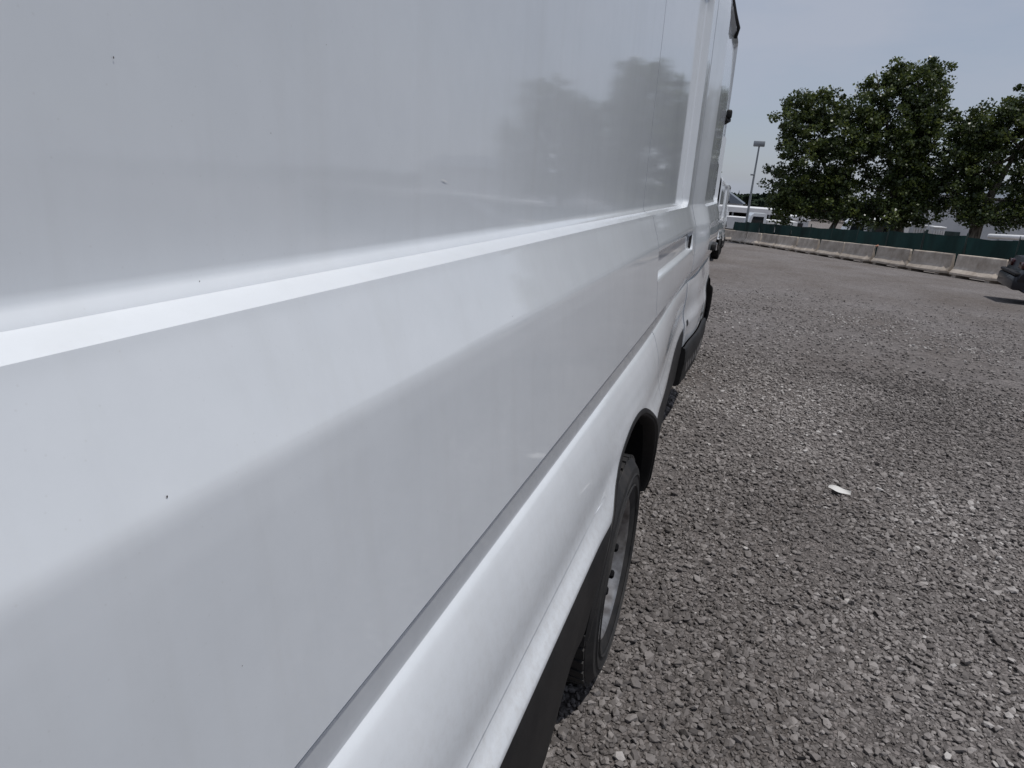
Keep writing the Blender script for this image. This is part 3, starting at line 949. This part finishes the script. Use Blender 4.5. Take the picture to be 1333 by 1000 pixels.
# ------------------------------------------------------------------ green netting fence behind the barriers
NB = np.array([LD[1], -LD[0]])      # away from the camera side
if NB @ (LA) < 0 and NB[1] < 0: NB = -NB
NB = NB if NB[1] > 0 else -NB
F0 = LA - LD * 9 + NB * 1.1
fence = empty('netting_fence', (float(F0[0] + LD[0] * 18), float(F0[1] + LD[1] * 18), float(gz(F0[1] + LD[1] * 18))), 'dark green netting fence on steel posts behind the concrete barriers', 'fence')
fo = fence.location.copy()
for k in range(15):
    p = F0 + LD * 2.6 * k
    q = F0 + LD * 2.6 * (k + 1)
    h = 1.42 + random.uniform(-.05, .05)
    rows = []
    for i in range(9):
        t = i / 8
        w = p + (q - p) * (t * .985)
        g = float(gz(w[1]))
        sag = .05 * math.sin(math.pi * t) * random.uniform(.4, 1)
        col = []
        for j in range(6):
            s = j / 5
            bl = .05 * math.sin(3 * t * math.pi + k) * math.sin(s * math.pi)
            col.append((w[0] + NB[0] * bl, w[1] + NB[1] * bl, g + .05 + (h - sag - .05) * s))
        rows.append(col)
    mb = MB().grid(rows)
    mb.grid([[(a + NB[0] * .012, b + NB[1] * .012, c_) for a, b, c_ in col] for col in rows])
    mb.build('netting_panel', M_NET, fence, smooth_angle=60, origin=fo)
    MB().tube([(p[0], p[1], float(gz(p[1])) - .1), (p[0], p[1], float(gz(p[1])) + 1.55)], .03, 8)  .build('post', M_GREENBOX, fence, origin=fo)
# pale rail lying along the top at the right-hand end
rp_ = [F0 + LD * 2.6 * t + NB * .06 for t in (0, 1, 2, 3, 4.6)]
MB().tube([(a, b, float(gz(b)) + 1.50 + .02 * (i % 2)) for i, (a, b) in enumerate(rp_)], [.05, .06, .10, .10, .08], 8).build('top_rail', M_WHITE, fence, smooth_angle=60, origin=fo)

# ------------------------------------------------------------------ trees


def leaves(name, centers, radii, parent, origin, per, size, mat=M_LEAF, seed=1, flat=.75):
    r = np.random.default_rng(seed)
    n = len(centers)
    C_ = np.repeat(centers, per, 0)
    Rr = np.repeat(radii, per)
    d = r.normal(size=(n * per, 3)); d /= np.linalg.norm(d, axis=1)[:, None]
    C_ = C_ + d * (Rr * r.random(n * per) ** .5)[:, None] * np.array([1, 1, flat])
    N = len(C_)
    nn = r.normal(size=(N, 3)) + np.array([0, 0, .5]); nn /= np.linalg.norm(nn, axis=1)[:, None]
    a = np.cross(nn, r.normal(size=(N, 3))); a /= np.linalg.norm(a, axis=1)[:, None]
    b = np.cross(nn, a)
    s = (size * r.uniform(.6, 1.35, N))[:, None]
    V = np.stack([C_ - a * s * .5, C_ + b * s * .42 + nn * s * .1, C_ + a * s * .55, C_ - b * s * .42 + nn * s * .1], 1) - np.array(origin)
    me = bpy.data.meshes.new(name)
    me.vertices.add(N * 4); me.vertices.foreach_set('co', V.reshape(-1).astype(np.float32))
    me.loops.add(N * 4); me.loops.foreach_set('vertex_index', np.arange(N * 4, dtype=np.int32))
    me.polygons.add(N); me.polygons.foreach_set('loop_start', (np.arange(N) * 4).astype(np.int32)); me.polygons.foreach_set('loop_total', np.full(N, 4, np.int32))
    me.update(calc_edges=True)
    cl = np.repeat(r.random(n), per)
    tone = np.clip(.55 * cl + .45 * r.random(N), 0, 1)
    me.attributes.new('tone', 'FLOAT', 'POINT').data.foreach_set('value', np.repeat(tone, 4).astype(np.float32))
    me.materials.append(mat)
    ob = bpy.data.objects.new(name, me)
    COL.objects.link(ob)
    ob.parent = parent
    return ob


def tree(base, lobes, label, trunk_r, lean=(0, 0), nclump=330, per=42, size=.16, seed=1, clear=1.6, group='plane trees beyond the fence'):
    r = np.random.default_rng(seed)
    x, y = base
    g = float(gz(y)) - .05
    t = empty('plane_tree', (x, y, g), label, 'tree', group)
    o = (x, y, g)
    lob = np.array(lobes, float)          # (cx, cy, cz, rx, ry, rz)
    top = lob[:, 2].max()
    mb = MB()
    fork = Vector((x + lean[0], y + lean[1], g + clear + 1.2))
    mb.tube([(x, y, g), (x + lean[0] * .15, y, g + .5), (x + lean[0] * .6, y + lean[1] * .6, g + clear), fork[:]], [trunk_r * 1.35, trunk_r, trunk_r * .85, trunk_r * .75], 10)
    for L in lob:
        e = Vector(L[:3])
        m = fork.lerp(e, .5) + Vector((r.normal(0, .3), r.normal(0, .3), r.uniform(-.2, .5)))
        mb.tube([fork[:], m[:], e[:]], [trunk_r * .55, trunk_r * .33, trunk_r * .1], 7)
        for q in range(3):
            d = Vector(r.normal(size=3)); d.normalize()
            e2 = e + Vector((d.x * L[3], d.y * L[4], d.z * L[5])) * .8
            mb.tube([m.lerp(e, .4)[:], m.lerp(e2, .6)[:], e2[:]], [trunk_r * .22, trunk_r * .13, trunk_r * .04], 5)
    mb.build('trunk', M_BARK, t, smooth_angle=60, origin=o)
    vol = lob[:, 3] * lob[:, 4] * lob[:, 5]
    pick = r.choice(len(lob), nclump, p=vol ** .75 / (vol ** .75).sum())
    d = r.normal(size=(nclump, 3)); d /= np.linalg.norm(d, axis=1)[:, None]
    rad = r.random(nclump) ** .38 * r.uniform(.82, 1.08, nclump)
    cen = lob[pick, :3] + d * rad[:, None] * lob[pick, 3:]
    rr = r.uniform(.25, .62, nclump)
    leaves('crown', cen, rr, t, o, per, size, seed=seed + 50)
    return t


tree((4.3, 47.5), [(2.6, 47, 3.2, 2.5, 2.4, 3.0), (1.6, 47, 5.9, 1.6, 1.8, 1.7), (2.9, 47.5, 6.4, 1.4, 1.7, 1.4), (4.6, 47, 4.6, 1.9, 2.2, 2.4), (1.7, 46.8, 1.6, 1.7, 1.8, 1.6), (4.3, 46.6, 1.6, 1.6, 1.8, 1.4), (5.3, 47.2, 6.2, 1.5, 1.8, 1.5), (2.2, 46.4, .6, 1.6, 1.5, 1.0), (4.6, 46.2, .5, 1.7, 1.4, .9)],
     'broad dark plane tree with a leaning trunk, next to the lamp post', .20, lean=(.9, 0), nclump=600, per=64, seed=11)
tree((8.9, 48.0), [(7.0, 47.5, 5.4, 2.3, 2.5, 2.7), (8.2, 48, 8.1, 1.4, 1.7, 1.6), (6.2, 47.8, 8.0, 1.5, 1.8, 1.3), (8.3, 47.3, 4.8, 1.6, 2.1, 2.6), (7.6, 47, 2.0, 2.3, 2.0, 1.7), (9.3, 47.2, 2.4, 1.5, 1.6, 1.5), (7.2, 46.4, .6, 2.2, 1.5, 1.0), (9.2, 46.5, .9, 1.4, 1.4, .9), (9.0, 48, 6.6, 1.3, 1.6, 1.4)],
     'tallest plane tree, in the middle between the two other large trees', .36, lean=(-.4, 0), nclump=630, per=64, seed=23)
tree((12.3, 46.5), [(12.4, 46.5, 5.0, 2.6, 2.4, 2.5), (11.0, 46.3, 4.0, 1.7, 2.0, 2.4), (13.9, 46.5, 6.3, 2.2, 2.2, 2.0), (12.2, 46, 2.0, 2.8, 2.0, 1.5), (15.2, 46.5, 3.6, 2.2, 2.2, 2.6), (10.3, 46.2, 2.4, 1.5, 1.6, 1.6), (10.9, 46.3, 5.4, 1.4, 1.6, 1.5), (12.5, 45.6, .9, 2.0, 1.4, .9), (15, 45.8, 1.2, 2, 1.4, 1.0)],
     'plane tree with a thick dark trunk at the right edge', .40, lean=(.1, 0), nclump=630, per=64, seed=37)
tree((-6.0, 60), [(-5.6, 60, 2.2, 2.4, 2.2, 2.0), (-4.6, 60, 2.5, 1.55, 1.6, 1.1)], 'small tree just showing past the edge of the near van', .2, nclump=110, per=36, seed=41, clear=1.2)

# ------------------------------------------------------------------ lamp mast
lp = (-.55, 57.0)
lg = float(gz(lp[1]))
lamp = empty('lamp_mast', (*lp, lg), 'tall thin floodlight mast left of the trees', 'lamp post')
MB().tube([(0, 0, -.1), (0, 0, 3.5), (.02, 0, 7.2)], [.11, .085, .06], 10).build('mast', M_GALV, lamp, smooth_angle=60)
MB().box((-.42, -.22, 7.15), (.42, .22, 7.55), bev=.05).build('floodlight', M_GALV, lamp, smooth_angle=40)
MB().box((-.28, -.16, 5.0), (.02, .0, 5.12), bev=.02).build('bracket', M_GALV, lamp)
MB().box((-.12, -.14, .6), (.12, -.10, 1.1), bev=.01).build('cabinet', M_WHITE, lamp)

# ------------------------------------------------------------------ dark car at the right edge
def car():
    # local frame: x along the car, tail at x=0, side towards the camera at y=-.87
    p0 = Vector((5.52, 16.62, 0))
    ang = math.atan2(-.12, 1)
    c = empty('dark_car', (p0.x + 2.1 * math.cos(ang) + .86 * math.sin(-ang), p0.y + .86, float(gz(p0.y + .5))), 'black saloon car parked at the right edge, only its tail in view', 'car', rz=ang)
    prof = [(-2.1, .38), (-2.14, .50), (-2.12, .62), (-2.05, .70), (-2.02, .86), (-1.94, .95), (-1.5, .99), (-1.05, 1.30), (-.7, 1.42), (.2, 1.44), (.65, 1.30), (1.15, .98), (1.9, .84), (2.08, .70), (2.12, .45), (2.05, .28), (-1.95, .26)]
    ws_ = [.70, .78, .80, .80, .80, .78, .74, .62, .58, .58, .62, .72, .70, .74, .76, .80, .78]
    mb = MB()
    rows = []
    for s in (-1, -.93, -.5, 0, .5, .93, 1):
        rows.append([(x * (1 if abs(s) < .95 else .985), s * w * 1.08, z if abs(s) < .95 else z * .985 + .004) for (x, z), w in zip(prof, ws_)])
    mb.grid([r_ + [r_[0]] for r_ in rows])
    n = len(prof)
    # lower sides bulge out and close
    for s, row in ((-1, rows[0]), (1, rows[-1])):
        cpt = (0, s * .86, .62)
        mb.add(row + [cpt], [(i, (i + 1) % n, n) for i in range(n)])
    body = mb.build('body', M_CARPAINT, c, smooth_angle=38)
    for s in (-1, 1):
        MB().add([(-1.0, s * .72, 1.02), (-.72, s * .655, 1.34), (.18, s * .655, 1.36), (.95, s * .74, 1.02)], [(0, 1, 2, 3)]).build('side_window', M_GLASS, c)
        for wx in (-1.32, 1.28):
            w = MB().revolve_x([(0, .02), (.01, .15), (.02, .20)], (0, 0), n=28)
            T = Matrix.Translation((wx, s * .80, .31)) @ Matrix.Rotation(R(90) * s, 4, 'Z') 
            w.v = [(Matrix.Translation((wx, s * .83, .31)) @ Matrix.Rotation(R(-90) * s, 4, 'Z') @ Vector(p))[:] for p in w.v]
            wo_ = w.build('wheel', M_STEEL, c, smooth_angle=40)
            t = MB().revolve_x([(.02, .20), (-.01, .22), (-.015, .28), (.01, .31), (.16, .31), (.19, .27), (.18, .2)], (0, 0), n=32)
            t.v = [(Matrix.Translation((wx, s * .83, .31)) @ Matrix.Rotation(R(-90) * s, 4, 'Z') @ Vector(p))[:] for p in t.v]
            t.build('tyre', M_RUBBER, wo_, smooth_angle=40)
        MB().box((-2.09, s * .56 - .16, .74), (-2.00, s * .56 + .16, .88), bev=.02).build('tail_lamp', M_RED, c, smooth_angle=40)
    MB().box((-2.20, -.82, .30), (-1.66, .82, .60), bev=.06).build('bumper', M_CARPAINT, c, smooth_angle=40)
    MB().box((-2.19, -.80, .60), (-1.95, .80, .67), bev=.03).build('bumper_strip', M_PLASTIC, c, smooth_angle=40)
    MB().add([(-1.50, -.58, 1.0), (-1.08, -.54, 1.29), (-1.08, .54, 1.29), (-1.50, .58, 1.0)], [(0, 1, 2, 3)]).build('rear_window', M_GLASS, c)


car()

# ------------------------------------------------------------------ scrap of paper on the gravel
sp_ = MB()
rows = []
for i in range(9):
    t = i / 8
    rows.append([(.02 + .13 * t - .065, (-.022 - .03 * math.sin(math.pi * t)) * (.4 + .6 * math.sin(math.pi * min(1, t * 1.2))) , .012 + .008 * math.sin(5 * t)),
                 (.02 + .13 * t - .065, .0, .018 + .006 * math.sin(4 * t + 1)), (.02 + .13 * t - .065, .03 * math.sin(math.pi * t) * .5, .03 + .006 * math.sin(7 * t))])
sp_.grid(rows)
sc0 = sp_.build('paper_scrap', M_PAPER, smooth_angle=60)
sc0.location = (.64, 3.58, float(gz(3.58)) + .012)
sc0.rotation_euler = (0, 0, -.30)
sc0.scale = (.85, .8, .7)
tag(sc0, 'crumpled scrap of white paper lying on the gravel', 'litter')

# ------------------------------------------------------------------ yard beyond the fence
GB = float(gz(200.0))


def warehouse():
    w = empty('warehouse', (22.0, 70.0, float(gz(70.0))), 'long white warehouse wall with lettering behind the trees on the right', 'building')
    MB().box((-8.2, 0, 0), (14, 12, 5.2)).build('wall', M_WALL, w)
    rf = MB()
    rf.add([(-8.5, -.4, 5.2), (14.3, -.4, 5.2), (14.3, 6, 6.6), (-8.5, 6, 6.6), (14.3, 12.4, 5.2), (-8.5, 12.4, 5.2)], [(0, 1, 2, 3), (3, 2, 4, 5), (0, 3, 5), (1, 4, 2)])
    rf.build('roof', M_ROOF, w)
    for a, b, h_ in ((-7.6, -4.5, 2.1), (-.4, 3.8, 1.75), (6, 9, 2.3)):
        d = MB().box((a, -.05, .1), (b, .02, h_)).build('shutter', M_GREENBOX, w)
        for k in range(5):
            MB().box((a, -.075, .2 + k * h_ / 5.4), (b, -.05, .26 + k * h_ / 5.4)).build('slat', M_GREENBOX, d)
    for a in (-3.6, -1.6):
        MB().box((a, -.06, -.0), (a + .16, .0, 4.6)).build('downpipe', M_GALV, w)
    text_mesh('Carter', .95, 'lettering', M_SIGN, w, Vector((-2.55, -.03, 2.95)), Vector((1, 0, 0)), Vector((0, 0, 1)), Vector((0, -1, 0)))


warehouse()


def truck(loc, rz, label, L=6.0, Hh=2.6, mat=M_WHITE):
    t = empty('box_truck', loc, label, 'truck', 'vehicles in the yard beyond the fence', rz=rz)
    MB().box((0, -1.1, .8), (L, 1.1, .8 + Hh), bev=.04).build('cargo_box', mat, t)
    cb = MB()
    pr = [(-1.8, .5), (-1.85, 1.2), (-1.55, 2.2), (-1.3, 2.45), (-.1, 2.45), (-.1, .5)]
    n = len(pr)
    cb.add([(x, -1.0, z) for x, z in pr] + [(x, 1.0, z) for x, z in pr], [tuple(range(n)), tuple(range(n, 2 * n))] + [(i, (i + 1) % n, n + (i + 1) % n, n + i) for i in range(n)])
    cb.build('cab', M_PAINT, t)
    for s in (-1, 1):
        MB().add([(-1.5, s * 1.012, 1.4), (-1.35, s * 1.012, 2.15), (-.35, s * 1.012, 2.15), (-.35, s * 1.012, 1.4)], [(0, 1, 2, 3)]).build('window', M_GLASS, t)
        for wx in (-1.0, L - 1.4):
            w = MB()
            w.tube([(wx, s * .78, .45), (wx, s * 1.04, .45)], .45, 16)
            w.build('wheel', M_RUBBER, t)
    MB().box((-.1, -.9, .5), (L, .9, .8)).build('chassis', M_DARK, t)
    return t


truck((9.3, 66, float(gz(66))), R(6), 'pale box truck behind the fence under the middle of the trees', 4.0, 1.7, M_WALL)


def kiosk(loc, rz, w, d, h, label, body, rname='kiosk', over=.25, rise=.35):
    k = empty(rname, loc, label, rname.replace('_', ' '), rz=rz)
    MB().box((-w / 2, -d / 2, 0), (w / 2, d / 2, h), bev=.02).build('body', body, k)
    r_ = MB()
    W, D = w / 2 + over, d / 2 + over
    r_.add([(-W, -D, h + .002), (W, -D, h + .002), (W, D, h + .002), (-W, D, h + .002), (-W * .75, 0, h + rise), (W * .75, 0, h + rise)],
           [(0, 1, 5, 4), (1, 2, 5), (2, 3, 4, 5), (3, 0, 4), (3, 2, 1, 0)])
    r_.build('roof', M_WALL, k)
    MB().box((-.3, -d / 2 - .03, .1), (.5, -d / 2 - .005, h * .8)).build('door', M_DARK, k)
    MB().box((-w / 2 + .25, -d / 2 - .03, h * .5), (-w / 2 + .8, -d / 2 - .005, h * .8)).build('window', M_GLASS, k)
    return k


kiosk((9.9, 60, float(gz(60))), 0, 2.2, 2.0, 2.45, 'small dark cabin with a pale roof left of the thick middle trunk', M_GREENBOX, 'cabin')


def container(loc, w, h, label, mat):
    k = empty('bin_container', loc, label, 'container')
    MB().box((-w / 2, -.7, .12), (w / 2, .7, h), bev=.04).build('body', mat, k)
    for i in range(5):
        u = -w / 2 + w * (i + .5) / 5
        MB().box((u - .05, -.76, .2), (u + .05, -.7, h - .15)).build('rib', mat, k)
    MB().box((-w / 2 - .05, -.75, h), (w / 2 + .05, .75, h + .12), bev=.03).build('lid', mat, k)
    for s in (-1, 1):
        MB().box((s * w * .4 - .12, -.6, 0), (s * w * .4 + .12, .6, .12)).build('foot', M_DARK, k)


container((11.6, 57.5, float(gz(57.5))), .85, 2.15, 'pale square crate standing left of the thick middle trunk', M_WALL)
container((12.75, 57, float(gz(57))), .75, 2.1, 'pale upright crate right of the thick middle trunk', M_WHITE)

# long pale canopy and a second low hall on the left
def canopy():
    k = empty('canopy_hall', (-2.5, 92, float(gz(92))), 'long low white canopy building beyond the fence left of the lamp', 'building')
    MB().box((-9, -4, 2.85), (6.5, 4, 3.5), bev=.03).build('roof', M_WHITE, k)
    for i in range(8):
        MB().box((-8.8 + i * 2.15, -3.9, 0), (-8.6 + i * 2.15, -3.7, 2.85)).build('column', M_GALV, k)
    MB().box((-8.8, 2, 0), (6.3, 3.8, 2.84)).build('back_wall', M_DARK, k)
    h = empty('low_hall', (3.2, 120, float(gz(120))), 'second white hall roof showing above the long canopy', 'building')
    MB().box((-3.8, -4, 0), (5.0, 6, 2.7)).build('wall', M_WALL, h)
    MB().box((-4.0, -4.2, 2.7), (5.2, 6.2, 3.3), bev=.05).build('roof', M_WHITE, h)
    for i in range(5):
        MB().box((-3.2 + i * 1.6, -4.05, 1.4), (-2.2 + i * 1.6, -3.98, 2.3)).build('window', M_GLASS, h)


canopy()


truck((-2.6, 73, float(gz(73))), R(-8), 'white van with a box body beyond the fence, left of the lamp mast', 2.6, 1.2)
truck((1.0, 70, float(gz(70))), R(12), 'white van with a box body beyond the fence, right of the lamp mast', 2.8, 1.1)

# gabled house far left
hs_ = empty('gabled_house', (-5.6, 130, float(gz(130))), 'grey gabled roof just right of the near van, far off', 'house')
MB().box((-5, -5, 0), (3.2, 5, 4.4)).build('wall', M_WALL, hs_)
MB().add([(-5.4, -5.4, 4.4), (3.6, -5.4, 4.4), (3.6, 5.4, 4.4), (-5.4, 5.4, 4.4), (-.9, -5.4, 7.2), (-.9, 5.4, 7.2)], [(0, 4, 5, 3), (1, 2, 5, 4), (0, 1, 4), (3, 5, 2), (0, 3, 2, 1)]).build('roof', M_ROOF, hs_)
MB().box((-2.2, -5.04, 1.4), (-.6, -4.98, 2.9)).build('window', M_GLASS, hs_)

# far belt of woodland: one uneven mass of leaf clumps
def woods():
    r = np.random.default_rng(5)
    n = 2600
    x = r.uniform(-170, 260, n)
    y = 190 + r.uniform(0, 40, n)
    h = 3.3 + 1.8 * vnoise(x + 300, y, .08, 9) + 1.6 * vnoise(x + 300, y, .3, 10)
    z = GB + h * r.random(n) ** .6
    ob = leaves('far_woods', np.stack([x, y, z], 1), r.uniform(1.0, 2.0, n), None, (0, 0, 0), 16, 1.6, M_WOOD, 6)
    tag(ob, 'dark belt of distant woodland along the skyline', 'woodland', kind='stuff')


woods()
